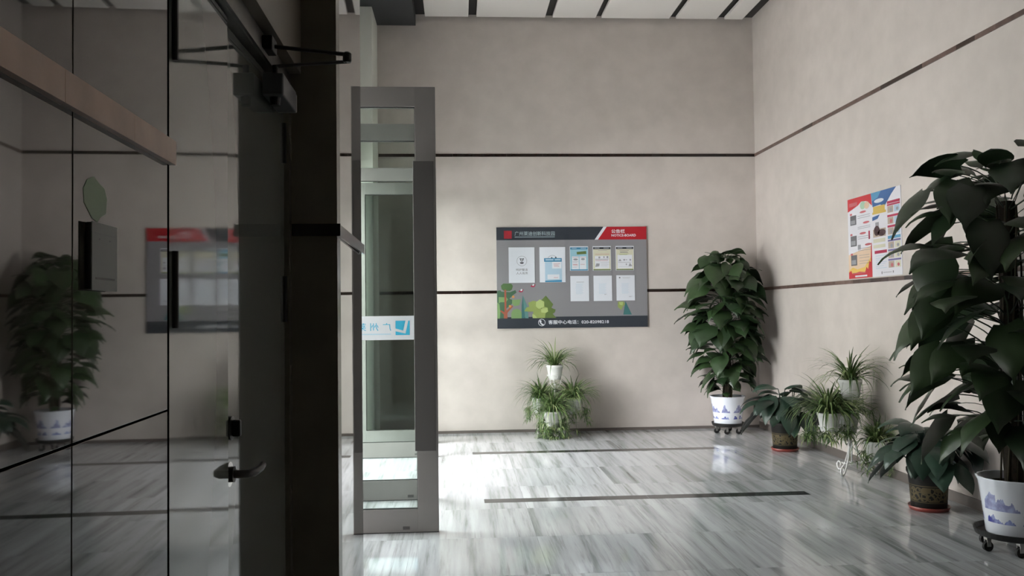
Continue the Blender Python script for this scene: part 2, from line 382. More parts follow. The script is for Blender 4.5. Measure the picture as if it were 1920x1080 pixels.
# floor tiles, streaked marble, each a slab of its own
T = .8; tile_me = {}
ny = int(math.ceil(13.04/T))
for i in range(7):
    for j in range(ny):
        x1 = XR-i*T-.0005; x0 = max(XR-(i+1)*T+.0005, -1.34); y1 = YB-j*T-.0005; y0 = max(YB-(j+1)*T+.0005, -2.69)
        if x1-x0 < .02 or y1-y0 < .02: continue
        k = (round(x1-x0, 3), round(y1-y0, 3))
        if k not in tile_me:
            bm = abox(BM(), (-k[0]/2, -k[1]/2, -.0119), (k[0]/2, k[1]/2, 0)); me = bpy.data.meshes.new('tile'); bm.to_mesh(me); bm.free(); me.materials.append(M['floor']); tile_me[k] = me
        o = link('tile', tile_me[k], None, fl); o.location = ((x0+x1)/2, (y0+y1)/2, 0)
for k, (a, b) in enumerate((((.126, 8.79), (2.70, 8.92)), ((.18, 6.545), (2.728, 6.675)), ((.2, 4.3), (2.728, 4.43)))):
    n = 4
    for q in range(n):
        w_ = (b[0]-a[0])/n
        boxo('inlay_strip', (a[0]+q*w_+.001, a[1], -.002), (a[0]+(q+1)*w_-.001, b[1], .0006), M['inlay'], fl)

# ceiling panels (suspended slabs)
cols = [(-.374, .15), (.247, 1.086), (1.177, 1.707), (1.779, 2.62), (2.705, 3.213), (3.313, 3.538)]
lab = 'white slab panel hanging below the black ceiling'
names = ['narrow', 'wide']
desc = ['leftmost white ceiling panel, beside the charcoal bulkhead', 'wide white ceiling panel, second from the left',
        'narrow white ceiling panel, third from the left', 'wide white ceiling panel, fourth from the left',
        'white ceiling panel, second from the right wall', 'slim white ceiling panel nearest the right wall']
first = {}
for r in range(5):
    y1 = 10.27-r*2.45; y0 = y1-2.35
    for i, (a, b) in enumerate(cols):
        if i not in first:
            o = boxo('ceiling_panel', (a, -2.35, 0), (b, 0, .035), M['panel'], None, .003); first[i] = o
            tag(o, desc[i], 'ceiling panel', 'white slab ceiling panels')
        else:
            o = first[i].copy(); COL.objects.link(o)
            o['label'] = 'white ceiling slab overhead in the row nearer the viewer'
        o.location = (0, y1, 5.04)
        if r == 0:
            for hx in (a+.1, b-.1):
                pass
        rod = boxo('hanger', (a+(b-a)/2-.02, -1.2, .035), (a+(b-a)/2+.02, -1.16, .0499), M['black'], o)
b_ = struct(boxo('trim_9', (-1.35, 3.3, 4.95), (-.49, YB, ZC), M['bulk']))

# baseboards
struct(boxo('baseboard_back', (-.95, YB-.012, 0), (XR, YB, .032), M['base']))
struct(boxo('baseboard_right', (XR-.014, -2.7, 0), (XR, YB-.012, .075), M['base']))
# wall trims in separate stone pieces
def trim_run(nm, p0, p1, nrm, z0, z1, m, lens):
    root = struct(empty(nm)); p0 = Vector(p0); p1 = Vector(p1); d = (p1-p0); Ltot = d.length; d.normalize(); nrm = Vector(nrm)
    s = 0; rnd = random.Random(nm)
    while s < Ltot-.001:
        ln = min(rnd.uniform(*lens), Ltot-s)
        if Ltot-s-ln < .05: ln = Ltot-s
        bm = abox(BM(), (0, 0, z0), (1, 1, z1))
        for v in bm.verts:
            q = p0+d*(s+.0006+(ln-.0012)*v.co.x)+nrm*(.010*v.co.y+.0002); v.co = Vector((q.x, q.y, v.co.z))
        bmesh.ops.recalc_face_normals(bm, faces=bm.faces)
        obj('stone_strip', bm, m, root); s += ln
    return root
H1, H2, HT = 3.363, 1.697, .0175
trim_run('trim_1', (-.95, YB, 0), (XR, YB, 0), (0, -1, 0), H1-HT, H1+HT, M['trim_back'], (.35, 1.0))
trim_run('trim_2', (-.95, YB, 0), (XR, YB, 0), (0, -1, 0), H2-HT, H2+HT, M['trim_back'], (.35, 1.0))
trim_run('trim_3', (XR, -2.6, 0), (XR, YB-.01, 0), (-1, 0, 0), H1-HT, H1+HT, M['trim_right'], (.15, .8))
trim_run('trim_4', (XR, -2.6, 0), (XR, YB-.01, 0), (-1, 0, 0), H2-HT, H2+HT, M['trim_right'], (.12, .5))

# left side: polished wall, door recess, column
wl = struct(empty('wall_left'))
for (a, b, za, zb) in ((-2.7, .972, 0, 1.308), (-2.7, .972, 1.311, ZC), (.975, 1.308, 0, 1.308), (.975, 1.308, 1.311, ZC)):
    lbox('stone_slab', a, b, -.05, 0, za, zb, M['dark_stone'], wl, .0006, LW)
lbox('edge_strip', 1.309, 1.3205, -.05, -.001, 0, ZC, M['gap'], wl, 0, LW)
lbox('backing', -2.7, 1.305, -.3, -.051, 0, ZC, M['black'], wl)
lbox('stone_slab', 1.322, 2.515, -.05, 0, 2.155, ZC, M['over_door'], wl, .0006)
lbox('backing', 1.30, 2.52, -.3, -.0515, 2.155, ZC, M['black'], wl)
t5 = struct(empty('trim_5'))
for (a, b) in ((-2.7, .55), (.551, .93), (.931, 1.14), (1.141, 1.3188)):
    lbox('stone_strip', a, b, .0002, .010, H2-.018, H2+.018, M['trim_left'], t5, 0, LW)
colm = struct(empty('wall_left_column'))
lbox('front_face', 2.522, 2.60, -.75, .101, 0, ZC, M['col_front'], colm)
bm = abox(BM(), (-.75, 2.601, 0), (.1005, 3.30, ZC))
for v in bm.verts: v.co = L(v.co.y, v.co.x-(.0065*(v.co.y-2.6) if v.co.x > 0 else 0), v.co.z)
obj('side_slab', bm, M['col_side'], colm)
t6 = struct(empty('trim_6'))
lbox('stone_strip', 2.512, 2.522, -.028, .1115, H2-.018, H2+.018, M['trim_back'], t6)
lbox('stone_strip', 2.522, 3.30, .1012, .108, H2-.018, H2+.018, M['trim_back'], t6)

# door recess: frame, header, two leaves
DN = -.043
fr = struct(empty('door_1'))
lbox('frame_jamb', 1.322, 1.362, -.10, -.02, 0, 2.09, M['black'], fr)
lbox('frame_jamb', 2.482, 2.521, -.10, -.03, 0, 2.09, M['col_front'], fr)
lbox('door_header', 1.322, 2.521, -.10, -.030, 2.092, 2.154, M['header'], fr, .004)
lbox('header_lip', 1.322, 2.521, -.0299, -.024, 2.092, 2.104, M['header'], fr)
lbox('backing', 1.30, 2.52, -.16, -.101, 0, 2.154, M['black'], fr)
def door_leaf(nm, y0, y1, label, hy):
    root = empty(nm, L(y0, DN, 0)); 
    def lb(n_, *a, **k):
        o = lbox(n_, *a, **k); o.parent = root; o.matrix_parent_inverse = Matrix.Translation(-root.location); return o
    d = lb('door_panel', y0, y1, DN-.04, DN, .008, 2.088, M['door_metal'], bev=.002)
    for z0, z1 in ((1.885, 2.0), (1.43, 1.56), (.3, .43)):
        bm = lathe(BM(), [(.0055, z0), (.0055, z1)], 10, cap=True)
        p = L(hy, DN+.004, 0)
        for v in bm.verts: v.co += p
        h = obj('hinge', bm, M['black'], root); h.matrix_parent_inverse = Matrix.Translation(-root.location)
    tag(root, label, 'door'); return root, lb
leafA, lbA = door_leaf('metal_door', 1.366, 1.841, 'narrow glossy grey metal door leaf next to the dark polished wall', 1.474)
L_keep = L
def L(y, n, z):
    p = L_keep(2.478, n, z); d = Vector((math.sin(math.radians(.5)), math.cos(math.radians(.5)), 0))*(y-2.478); return p+d
leafB, lbB = door_leaf('metal_door', 1.854, 2.478, 'glossy grey metal door leaf with lever handle and closer, beside the dark column', 2.470)
lbB('edge_strip', 1.8425, 1.8535, DN-.03, DN+.002, .01, 2.086, M['gap'])
def child_obj(name, bm, m, root, smooth=False):
    o = obj(name, bm, m, root, smooth); o.matrix_parent_inverse = Matrix.Translation(-root.location); return o
# rose + lever
def ndisc(y, n0, n1, z, r, seg=20, pz=1.0):
    bm = BM(); bmesh.ops.create_cone(bm, cap_ends=True, segments=seg, radius1=r, radius2=r, depth=n1-n0)
    for v in bm.verts:
        a, b, c = v.co; v.co = L(y+a, (n0+n1)/2+c, z+b*pz)
    return bm
hz = 1.108
rose = child_obj('handle_rose', ndisc(1.885, DN, DN+.007, hz, .027), M['chrome'], leafB)
rose2 = child_obj('handle_boss', ndisc(1.885, DN+.007, DN+.016, hz, .017), M['black'], leafB)
bm = tube(BM(), [L(1.885, DN+.01, hz), L(1.885, DN+.045, hz), L(1.90, DN+.053, hz), L(1.955, DN+.054, hz), L(1.995, DN+.05, hz)], [.009, .009, .0095, .009, .008], 10)
lev = child_obj('lever', bm, M['alu_dark'], leafB, True)
dz = 1.207
dead = child_obj('deadbolt_rose', ndisc(1.885, DN, DN+.012, dz, .026), M['black'], leafB)
bm = abox(BM(), (DN+.012, 1.879, dz-.018), (DN+.030, 1.891, dz+.018), .003)
for v in bm.verts: v.co = L(v.co.y, v.co.x, v.co.z)
child_obj('thumb_turn', bm, M['black'], leafB)
# closer
L = L_keep
cl = empty('door_closer', L(2.25, DN, 2.03))
def lbc(n_, *a, **k):
    o = lbox(n_, *a, **k); o.parent = cl; o.matrix_parent_inverse = Matrix.Translation(-cl.location); return o
lbc('closer_body', 2.17, 2.36, DN+.003, DN+.056, 2.005, 2.062, M['closer'], bev=.004)
lbc('end_cap', 2.361, 2.385, DN+.002, DN+.054, 2.008, 2.06, M['alu_lt'], bev=.004)
def cc(name, bm, m):
    o = obj(name, bm, m, cl); o.matrix_parent_inverse = Matrix.Translation(-cl.location)
p = L(2.20, DN+.03, 0); bm = lathe(BM(), [(.012, 1.985), (.014, 2.005)], 14, cap=True)
for v in bm.verts: v.co += Vector((p.x, p.y, 0))
cc('spindle_cap', bm, M['black'])
bm = lathe(BM(), [(.008, 2.062), (.008, 2.088)], 12, cap=True)
for v in bm.verts: v.co += Vector((p.x, p.y, 0))
cc('spindle', bm, M['black'])
el = Vector((-.272, 2.135, 2.083))
bm = tube(BM(), [(p.x, p.y, 2.086), (p.x+.03, p.y-.002, 2.088), (el.x, el.y, 2.080)], .0045, 6); cc('main_arm', bm, M['alu_dark'])
sp_ = L(2.15, -.01, 2.122)
bm = tube(BM(), [sp_, (el.x, el.y, 2.098)], .005, 6); cc('forearm', bm, M['black'])
bm = lathe(BM(), [(.009, 2.078), (.011, 2.083), (.011, 2.100), (.007, 2.104)], 12, cap=True)
for v in bm.verts: v.co += Vector((el.x, el.y, 0))
cc('elbow_joint', bm, M['black'])
lbc('arm_bracket', 2.12, 2.18, -.0298, -.004, 2.106, 2.142, M['black'], bev=.003)
tag(cl, 'overhead door closer with folding arm sticking out above the grey metal door', 'door closer')

# card reader + green sticker on the polished wall
cr = empty('card_reader', LW(1.03, 0, 1.52))
def lbr(n_, *a, **k):
    a = (a[0]+.010, a[1]+.010)+a[2:]; o = lbox(n_, *a, fn=LW, **k); o.parent = cr; o.matrix_parent_inverse = Matrix.Translation(-cr.location); return o
lbr('reader_box', .998, 1.075, .0006, .0062, 1.482, 1.560, M['black'], bev=.001)
lbr('face_plate', .9975, 1.0755, .0063, .0078, 1.481, 1.561, M['reader_grey'], bev=.0006)
lbr('card_slot', 1.008, 1.066, .0079, .0083, 1.494, 1.4965, M['black'])
for yy in (1.02, 1.052): lbr('indicator_light', yy-.002, yy+.002, .0079, .0083, 1.5405, 1.5425, M['grey2'])
lbr('cover_seam', 1.006, 1.068, .0079, .0082, 1.5475, 1.5482, M['grey2'])
tag(cr, 'small grey card reader box with a dark slot on the dark polished wall', 'card reader')
bm = BM(); pts = [(-.028, -.008), (-.030, .008), (-.020, .020), (-.004, .026), (.010, .020), (.024, .016), (.031, .004), (.028, -.014), (.014, -.020), (.006, -.027), (-.008, -.024), (-.018, -.016)]
f0 = bm.faces.new([bm.verts.new(LW(1.036+a*1.15, .0002, 1.590+b)) for a, b in pts]); r = bmesh.ops.extrude_face_region(bm, geom=[f0])
for v in [g for g in r['geom'] if isinstance(g, bmesh.types.BMVert)]: v.co += WN*.0003
tag(obj('wall_sticker', bm, M['sticker_green']), 'faded green sticker above the card reader on the polished wall', 'sticker')

# ---------------------------------------------------------------- glass facade on the left
def fx(y): return -1.076-.022*(y-5.71)
fa = struct(empty('window_1'))
def fbox(n_, y0, y1, d0, d1, z0, z1, m):
    bm = abox(BM(), (d0, y0, z0), (d1, y1, z1))
    for v in bm.verts: v.co.x += fx(v.co.y)
    return obj(n_, bm, m, fa)
for y0, y1 in ((4.622, 4.68), (5.735, 5.80), (6.62, 6.675), (8.70, 8.76), (9.645, 9.695)):
    fbox('mullion', y0, y1, -.16, -.02, 0, 3.0, M['alu'])
fbox('transom_bar', 4.622, 9.695, -.16, -.02, 3.0, 3.12, M['alu'])
for y0, y1 in ((5.801, 6.619),):
    fbox('glass_pane', y0, y1, -.10, -.088, .06, 2.999, M['glass']); fbox('sill_rail', y0, y1, -.14, -.05, 0, .059, M['alu'])
wf = struct(boxo('wall_left_upper', (-1.7, 3.302, 3.121), (-1.08, YB, ZC), M['wall']))
for v in wf.data.vertices:
    if v.co.x > -1.5: v.co.x = fx(v.co.y)-.01
struct(boxo('wall_left_pier', (-1.7, 3.302, 0), (-1.09, 4.62, 3.12), M['wall']))
struct(boxo('wall_left_end', (-1.7, 9.698, 0), (-1.25, YB, 3.12), M['wall']))
pl = struct(boxo('trim_7', (-1.249, 9.70, 0), (-.955, YB-.001, 4.949), M['pilaster'], None, .004))
struct(boxo('added_ground_outside', (-14, -10, -.3), (-1.36, 24, -.02), M['concrete']))  # unseen paving, added to bounce daylight into the room

struct(boxo('added_sun_block_wall', (-4.5, 3.9, -.02), (-1.71, 4.1, 3.349), M['concrete']))  # unseen wall, added to keep sun off the near opening
struct(boxo('added_sky_block_building', (-16, 3.5, -.02), (-9.5, 34, 6.5), M['added_building']))  # unseen block, added to dim the sky light reaching the right wall
struct(boxo('added_shade_canopy', (-7, 1.0, 3.35), (-1.71, 5.72, 3.6), M['concrete']))  # unseen roof slab, added to shade the near opening from the sun
def glass_leaf(y, xr, label, first_):
    W = .93; t = .045; sw = .137
    root = empty('glass_door', (xr-W, y, .006)); root.rotation_euler = (0, 0, 0)
    def bx(n_, a, b, m, bev=.0015): return boxo(n_, a, b, m, root, bev)
    Ht = 2.945
    bx('stile', (W-sw, 0, 0), (W, t, Ht), M['alu']); bx('stile', (0, 0, 0), (sw, t, Ht), M['alu'])
    bx('top_rail', (sw, .001, Ht-.132), (W-sw, t-.001, Ht), M['alu']); br = bx('bottom_rail', (sw, .001, 0), (W-sw, t-.001, .150), M['alu'])
    g = boxo('glass_pane', (sw, t/2-.004, .150), (W-sw, t/2+.004, Ht-.132), M['glass'], root)
    # gaskets round the pane
    bm = BM()
    for a, b in (((sw, .012, .1505), (W-sw, .033, .155)), ((sw, .012, Ht-.139), (W-sw, .033, Ht-.1325)), ((sw, .012, .155), (sw+.004, .033, Ht-.139)), ((W-sw-.004, .012, .155), (W-sw, .033, Ht-.139))): abox(bm, a, b)
    obj('gasket', bm, M['black_rub'], root)
    boxo('bottom_seal', (0, .008, -.005), (W, t-.008, -.0002), M['black_rub'], root)
    lk = boxo('floor_lock', (W-sw-.10, -.002, .018), (W-sw-.055, .0008, .038), M['alu_dark'], root, .0006)
    # long flat pull on each side
    for sgn, y0, y1 in ((1, -.075, -.055),):
        h = boxo('pull_plate', (W-sw-.012, y0, .54), (W-.012, y1, 2.435), M['alu_dark'], root, .003)
        for zz in (.555, 2.40):
            ya, yb = (y1+.0005, -.0005) if sgn > 0 else (t+.0005, y0-.0005)
            boxo('bracket', (W-sw+.03, ya, zz-.012), (W-sw+.08, yb, zz+.012), M['alu_lt'], h, .001)
    # printed film: the wording reads rightly from the far side, so reversed here
    yy = t/2-.0055
    sh = Sheet(lambda X, Z, d: Vector((X, yy-d, Z)))
    boxo('printed_film', (sw+.001, yy, 1.262), (W-sw-.005, yy+.001, 1.42), M['film'], root)
    X1 = W-sw-.045; s = .094; X0 = X1-s; Zb, Zt = 1.293, 1.388
    sh.shape('logo_square', [[(X0, Zt), (X0+s*.70, Zt), (X0+s*.54, Zt-s*.70), (X0, Zt-s*.54)], [(X0+s*.9, Zt), (X1, Zt), (X1, Zb), (X0, Zb), (X0, Zb+s*.27), (X0+s*.7, Zb+s*.10)]], M['cyan'], root, .0004)
    for i, ch in enumerate('广州莱迪'):
        xa = X0-.032-.052-i*.083
        if xa < sw+.03: break
        text(ch, sh, xa, 1.374, xa+.055, 1.322, M['cyan'], root, .0004, .012, True)
    sh.shape('small_print', [rect(sw+.03, 1.296, X0-.03, 1.304)], M['cyan_lt'], root, .0004)
    tag(root, label, 'door', 'open glass doors of the entrance')
    return root
LB = ['nearest open glass door leaf in a grey aluminium frame with blue and white printed film',
      'second open glass door leaf, just behind the nearest one', 'third open glass door leaf, seen through the two before it', 'farthest open glass door leaf, in front of the pale pilaster']
for i, (y, xr) in enumerate(((5.71, -.146), (6.70, -.173), (8.675, -.22), (9.58, -.243))):
    if i == 0: r0 = glass_leaf(y, xr, LB[0], True); r0.scale.z = 1.006; continue
    c = r0.copy(); COL.objects.link(c); c.location = (xr-.93, y, .006); c['label'] = LB[i]; c.scale.z = 1-.004*i
    for ch in list(r0.children):
        d = ch.copy(); COL.objects.link(d); d.parent = c
        for g in ch.children:
            e = g.copy(); COL.objects.link(e); e.parent = d

# ---------------------------------------------------------------- notice board
nb = empty('notice_board', (1.383, YB, 1.866))
def BF(cx, cy, d):
    u = (cx-137)/(1402-137); v = (cy-121)/(969-121)
    return Vector((.463+u*1.841-1.383, -.022-d, 2.481-v*1.228-1.866))
bs = Sheet(BF)
boxo('board_panel', (-.92, -.022, -.613), (.921, -.0005, .615), M['b_grey'], nb, .002)
D = .0008
bs.shape('header_band', [[(137, 121), (1038, 121), (962, 229), (137, 229)]], M['b_dark'], nb, D)
bs.shape('white_slash', [[(1038, 121), (1066, 121), (990, 229), (962, 229)]], M['b_white'], nb, D)
bs.shape('red_corner', [[(1066, 121), (1402, 121), (1402, 229), (990, 229)]], M['b_red'], nb, D)
bs.shape('footer_band', [rect(137, 874, 1402, 969)], M['b_dark'], nb, D)
bs.shape('logo_square', [rect(200, 150, 265, 217)], M['b_lred'], nb, 2*D)
bs.shape('logo_mark', [[(232, 158), (244, 158), (252, 180), (240, 186), (230, 176)]], M['b_red'], nb, 3*D)
text('广州莱迪创新科技园', bs, 290, 156, 626, 193, M['b_txt'], nb, 2*D, .01)
bs.shape('small_print', [rect(290, 201, 626, 206)], M['b_txt'], nb, 2*D)
text('公告栏', bs, 1104, 142, 1218, 175, M['b_white'], nb, 2*D, .045)
text('NOTICE-BOARD', bs, 1104, 183, 1312, 204, M['b_white'], nb, 2*D, .045)
text('客服中心电话：020-82098218', bs, 563, 903, 1072, 937, M['b_white'], nb, 2*D, .035)
bs.shape('phone_ring', annulus(508, 922, 26, 30), M['b_white'], nb, 2*D)
bs.shape('phone_handset', [[(490, 905), (500, 902), (507, 912), (502, 920), (508, 930), (517, 933), (527, 941), (520, 948), (508, 944), (496, 930), (489, 916)]], M['b_white'], nb, 2*D)
tr = lambda nm, ps, m, k: bs.shape(nm, ps, M[m], nb, k*D)
# printed woodland, bottom left
tr('tree_print', [[(170, 610), (190, 592), (255, 594), (270, 612), (262, 642), (245, 655), (195, 654), (176, 640)]], 'g1', 2)
tr('tree_print', [[(138, 655), (165, 648), (175, 660), (245, 665), (290, 648), (300, 668), (270, 690), (240, 720), (280, 735), (250, 775), (215, 800), (195, 884), (138, 884)]], 'g3', 1.5)
tr('tree_print', [[(150, 705), (215, 708), (228, 724), (212, 748), (165, 748), (150, 760)], [(262, 730), (335, 725), (322, 775), (280, 782), (262, 762)]], 'g2', 2.2)
tr('tree_print', [[(198, 645), (214, 645), (214, 820), (262, 775), (270, 785), (222, 838), (222, 885), (192, 885), (192, 850), (160, 824), (168, 815), (198, 832)]], 'trunk_red', 2.6)
tr('tree_print', [[(254, 885), (254, 838), (270, 812), (300, 804), (328, 814), (342, 840), (342, 885)], [(138, 885), (138, 750), (156, 765), (163, 830), (158, 885)]], 'g2', 3)
tr('tree_print', [circ(244, 783, 11, 11, 12), circ(272, 704, 11, 11, 12)], 'orange', 3)
tr('fir_print', [[(352, 692), (388, 800), (365, 820), (368, 885), (340, 885), (342, 780)]], 'teal', 3.4)
tr('fir_print', [[(352, 692), (388, 780), (398, 885), (370, 885), (360, 800)]], 'teal2', 3.6)
tr('bush_print', [[(545, 697), (605, 770), (590, 800), (625, 815), (618, 838), (600, 850), (632, 885), (530, 885), (500, 740)]], 'olive', 3)
tr('bush_print', [[(396, 755), (440, 738), (470, 745), (495, 730), (530, 748), (532, 790), (560, 800), (560, 830), (540, 845), (535, 885), (440, 885), (428, 870), (440, 830), (395, 830), (362, 825), (380, 795), (405, 790)]], 'lime2', 4)
tr('bush_print', [[(462, 750), (495, 728), (530, 748), (527, 788), (505, 812), (480, 805), (460, 785)], [(430, 850), (450, 858), (470, 884), (432, 884)], [(500, 800), (555, 798), (562, 830), (540, 842), (505, 838)]], 'lime', 4.6)
tr('tree_print', [[(1215, 750), (1268, 864), (1195, 864)]], 'teal', 2)
tr('tree_print', [[(1150, 755), (1200, 752), (1212, 775), (1190, 800), (1180, 825), (1150, 800)]], 'lime2', 2.4)
tr('tree_print', [[(1160, 756), (1195, 757), (1190, 785), (1165, 780)]], 'lime', 2.8)
for (cx, cy) in ((337, 652), (437, 610)):
    tr('bird_print', [[(cx-22, cy+6), (cx-6, cy-2), (cx, cy+6), (cx+12, cy+2), (cx+16, cy-12), (cx+22, cy-6), (cx+12, cy+14), (cx-8, cy+15)]], 'crimson', 2)
    tr('bird_print', [[(cx-5, cy-4), (cx+4, cy-13), (cx+12, cy-8), (cx+8, cy+3), (cx-2, cy+5)]], 'b_white', 2.4)
tag(nb, 'grey printed notice board with red and charcoal header on the back wall', 'notice board')
def sheet_obj(nm, x0, y0, x1, y1, label, m='paper'):
    c = BF((x0+x1)/2, (y0+y1)/2, 0); root = empty(nm, (c.x+1.383, YB-.0265, c.z+1.866))
    W2 = (x1-x0)/1265*1.841/2; H2_ = (y1-y0)/848*1.228/2
    boxo('sheet', (-W2, -.002, -H2_), (W2, .0, H2_), M[m], root)
    sh = Sheet(lambda X, Y, d: Vector((-W2+(X-x0)/(x1-x0)*2*W2, -.002-d, H2_-(Y-y0)/(y1-y0)*2*H2_)))
    tag(root, label, 'paper', 'sheets on the notice board'); return root, sh
def lines(sh, root, xa, xb, ys, m, th=3, d=.0006, nm='print_lines'):
    sh.shape(nm, [rect(xa+(k*7 % 5), y, xb-((k*11) % 17), y+th) for k, y in enumerate(ys)], M[m], root, d)
r, s = sheet_obj('notice_sheet', 237, 290, 454, 588, 'white sheet with a round emblem, top left on the notice board')
s.shape('emblem_ring', annulus(347, 405, 40, 43), M['grey1'], r, .0006)
s.shape('emblem', [circ(347, 397, 13, 13, 8)], M['p_dk'], r, .0006); s.shape('emblem', [circ(347, 397, 7, 7, 8)], M['b_white'], r, .001)
s.shape('emblem', [[(330, 415), (364, 415), (358, 428), (336, 428)]], M['p_dk'], r, .0006)
s.shape('emblem', [circ(334, 387, 5, 5, 8), circ(360, 387, 5, 5, 8)], M['p_dk'], r, .0008)
text('呵护整洁', s, 298, 468, 395, 488, M['grey2'], r, .0006, .01); text('人人有责', s, 300, 497, 396, 518, M['grey2'], r, .0006)
r, s = sheet_obj('notice_sheet', 495, 290, 712, 586, 'white sheet with a blue flyer stuck over it, second in the top row')
s.shape('emblem_ring', annulus(603, 402, 41, 44), M['grey1'], r, .0006)
s.shape('emblem', [circ(598, 379, 6, 6, 8), circ(631, 379, 7, 7, 8)], M['p_dk'], r, .0008)
s.shape('flyer', [rect(540, 410, 682, 584)], M['paleblue'], r, .002); s.shape('flyer_header', [rect(533, 383, 682, 413)], M['blue1'], r, .0025)
s.shape('flyer_header', [rect(545, 391, 612, 402), rect(622, 391, 672, 402)], M['paleblue'], r, .003)
s.shape('flyer_patch', [rect(600, 415, 678, 470), rect(560, 520, 660, 560)], M['b_white'], r, .003); lines(s, r, 612, 665, (430, 440, 450, 545), 'pnk', 3, .0035)
s.shape('flyer_footer', [[(540, 572), (680, 566), (680, 584), (540, 584)]], M['blue1'], r, .003)
hdr = [('sky1', 'pale blue leaflet with a teal header, third in the top row'), ('cream', 'cream leaflet with a dark header, fourth in the top row'), ('cream', 'cream leaflet with line drawings, at the right end of the top row')]
for k, x0 in enumerate((750, 943, 1137)):
    r, s = sheet_obj('notice_sheet', x0, 285, x0+155, 491, hdr[k][1])
    s.shape('print_ground', [rect(x0+4, 296, x0+151, 484)], M[hdr[k][0]], r, .0005)
    s.shape('print_header', [rect(x0+4, 293, x0+151, 311)], M['b_dark' if k else 'blue1'], r, .001)
    s.shape('print_header', [rect(x0+16, 300, x0+58, 303), rect(x0+92, 300, x0+138, 303)], M['b_white'], r, .0015)
    if k == 0:
        s.shape('print_banner', [[(x0+58, 332), (x0+138, 325), (x0+140, 350), (x0+60, 354)]], M['olive'], r, .001)
        s.shape('print_block', [rect(x0+18, 370, x0+75, 478), rect(x0+82, 370, x0+138, 478)], M['b_white'], r, .001)
        s.shape('print_picture', [circ(x0+48, 395, 20, 8, 10), circ(x0+110, 393, 17, 9, 8)], M['grey1'], r, .0015)
        lines(s, r, x0+22, x0+72, (376, 437, 441), 'pnk', 2.5, .0016); lines(s, r, x0+86, x0+136, (376, 437), 'pnk', 2.5, .0016)
        lines(s, r, x0+22, x0+72, (412, 420, 452, 462), 'grey1', 1.5, .0016)
    elif k == 1:
        s.shape('print_block', [rect(x0+18, 368, x0+140, 474)], M['b_white'], r, .001)
        lines(s, r, x0+45, x0+120, (320,), 'grey1', 3, .0015); lines(s, r, x0+20, x0+140, (352, 405), 'pnk', 2.5, .0016)
        s.shape('print_picture', [circ(x0+56, 380, 9, 9, 8), circ(x0+95, 378, 6, 9, 8), circ(x0+124, 378, 9, 10, 8)], M['grey1'], r, .0015)
        s.shape('print_picture', [[(x0+20, 460), (x0+30, 430), (x0+58, 432), (x0+54, 455)]], M['grey1'], r, .0015)
        lines(s, r, x0+20, x0+140, (393, 398), 'grey2', 2, .0016); lines(s, r, x0+64, x0+138, (420, 430, 440, 450), 'grey1', 1.2, .0016)
    else:
        s.shape('print_block', [rect(x0+15, 360, x0+140, 474)], M['b_white'], r, .001)
        lines(s, r, x0+34, x0+112, (322, 333, 338), 'grey2', 3, .0015); lines(s, r, x0+30, x0+110, (350, 356), 'lime2', 3, .0016)
        s.shape('print_picture', [[(x0+22, 412), (x0+36, 394), (x0+50, 412)], circ(x0+72, 402, 9, 7, 8), rect(x0+85, 399, x0+98, 404), circ(x0+124, 402, 8, 8, 8), circ(x0+90, 440, 5, 8, 8), [(x0+108, 455), (x0+120, 428), (x0+140, 455)]], M['grey1'], r, .0015)
        lines(s, r, x0+20, x0+138, (420, 424, 458), 'grey1', 1.5, .0016)
    s.shape('print_footer', [rect(x0+4, 480, x0+151, 489)], M['olive' if k else 'blue1'], r, .001)
plain = ['plain white typed sheet, left one of the lower row', 'plain white typed sheet, middle one of the lower row', 'white typed sheet with a small dark mark, right one of the lower row']
for k, x0 in enumerate((752, 947, 1140)):
    r, s = sheet_obj('notice_sheet', x0, 534-(k == 2)*2, x0+156, 747-(k == 2)*2, plain[k])
    if k == 0: lines(s, r, x0+50, x0+115, (585,), 'grey1', 3)
    lines(s, r, x0+42, x0+112, [600+7*q for q in range(13)], 'paleblue', 1.5, .0006)
    if k == 1: lines(s, r, x0+90, x0+112, (688, 693), 'grey1', 2, .0008)
    if k == 2:
        s.shape('print_mark', [circ(x0+28, 552, 7, 6, 8)], M['grey2'], r, .0008); lines(s, r, x0+52, x0+120, (550, 555), 'grey1', 1.5); lines(s, r, x0+104, x0+135, (708, 714), 'grey1', 2)

# ---------------------------------------------------------------- poster on the right wall
po = empty('poster', (XR, 7.357, 2.10))
def PF(u, v, d): return Vector((-.0035-d, .485-.97*u, .373-.747*v))
ps = Sheet(PF); pr = lambda nm, pl, m, k: ps.shape(nm, pl, M[m], po, .0005*k)
boxo('poster_sheet', (-.0035, -.485, -.374), (-.0004, .485, .373), M['poster_white'], po)
pr('print_field', [[(0, .70), (.47, .62), (.47, 1), (0, 1)]], 'peach', 1)
pr('print_field', [[(0, 0), (.47, 0), (.49, .15), (.44, .11), (.38, .075), (.28, .065), (.22, .10), (.10, .135), (0, .16)]], 'poster_red', 1)
pr('print_badge', [rect(.035, .055, .20, .10)], 'pnk', 2)
pr('print_badge', [circ(.31, .115, .055, .05, 14)], 'mint', 2); pr('print_badge', [circ(.39, .125, .05, .045, 14)], 'peach', 3)
pr('print_field', [[(.47, 0), (.93, 0), (.84, .07), (.72, .19), (.64, .16), (.50, .17)]], 'poster_blue', 1)
pr('print_field', [[(.47, 0), (.66, 0), (.60, .07), (.49, .10)]], 'poster_blue2', 2)
pr('print_title', [circ(.62, .11, .09, .024, 12)], 'b_white', 3)
pr('print_title', [rect(.51, .17, .725, .235), rect(.495, .235, .745, .262)], 'gold', 3)
pr('print_field', [[(.49, .29), (.63, .275), (.59, .32), (.49, .335)]], 'poster_blue', 2)
pr('print_picture', [rect(.50, .44, .73, .535)], 'tan', 2)
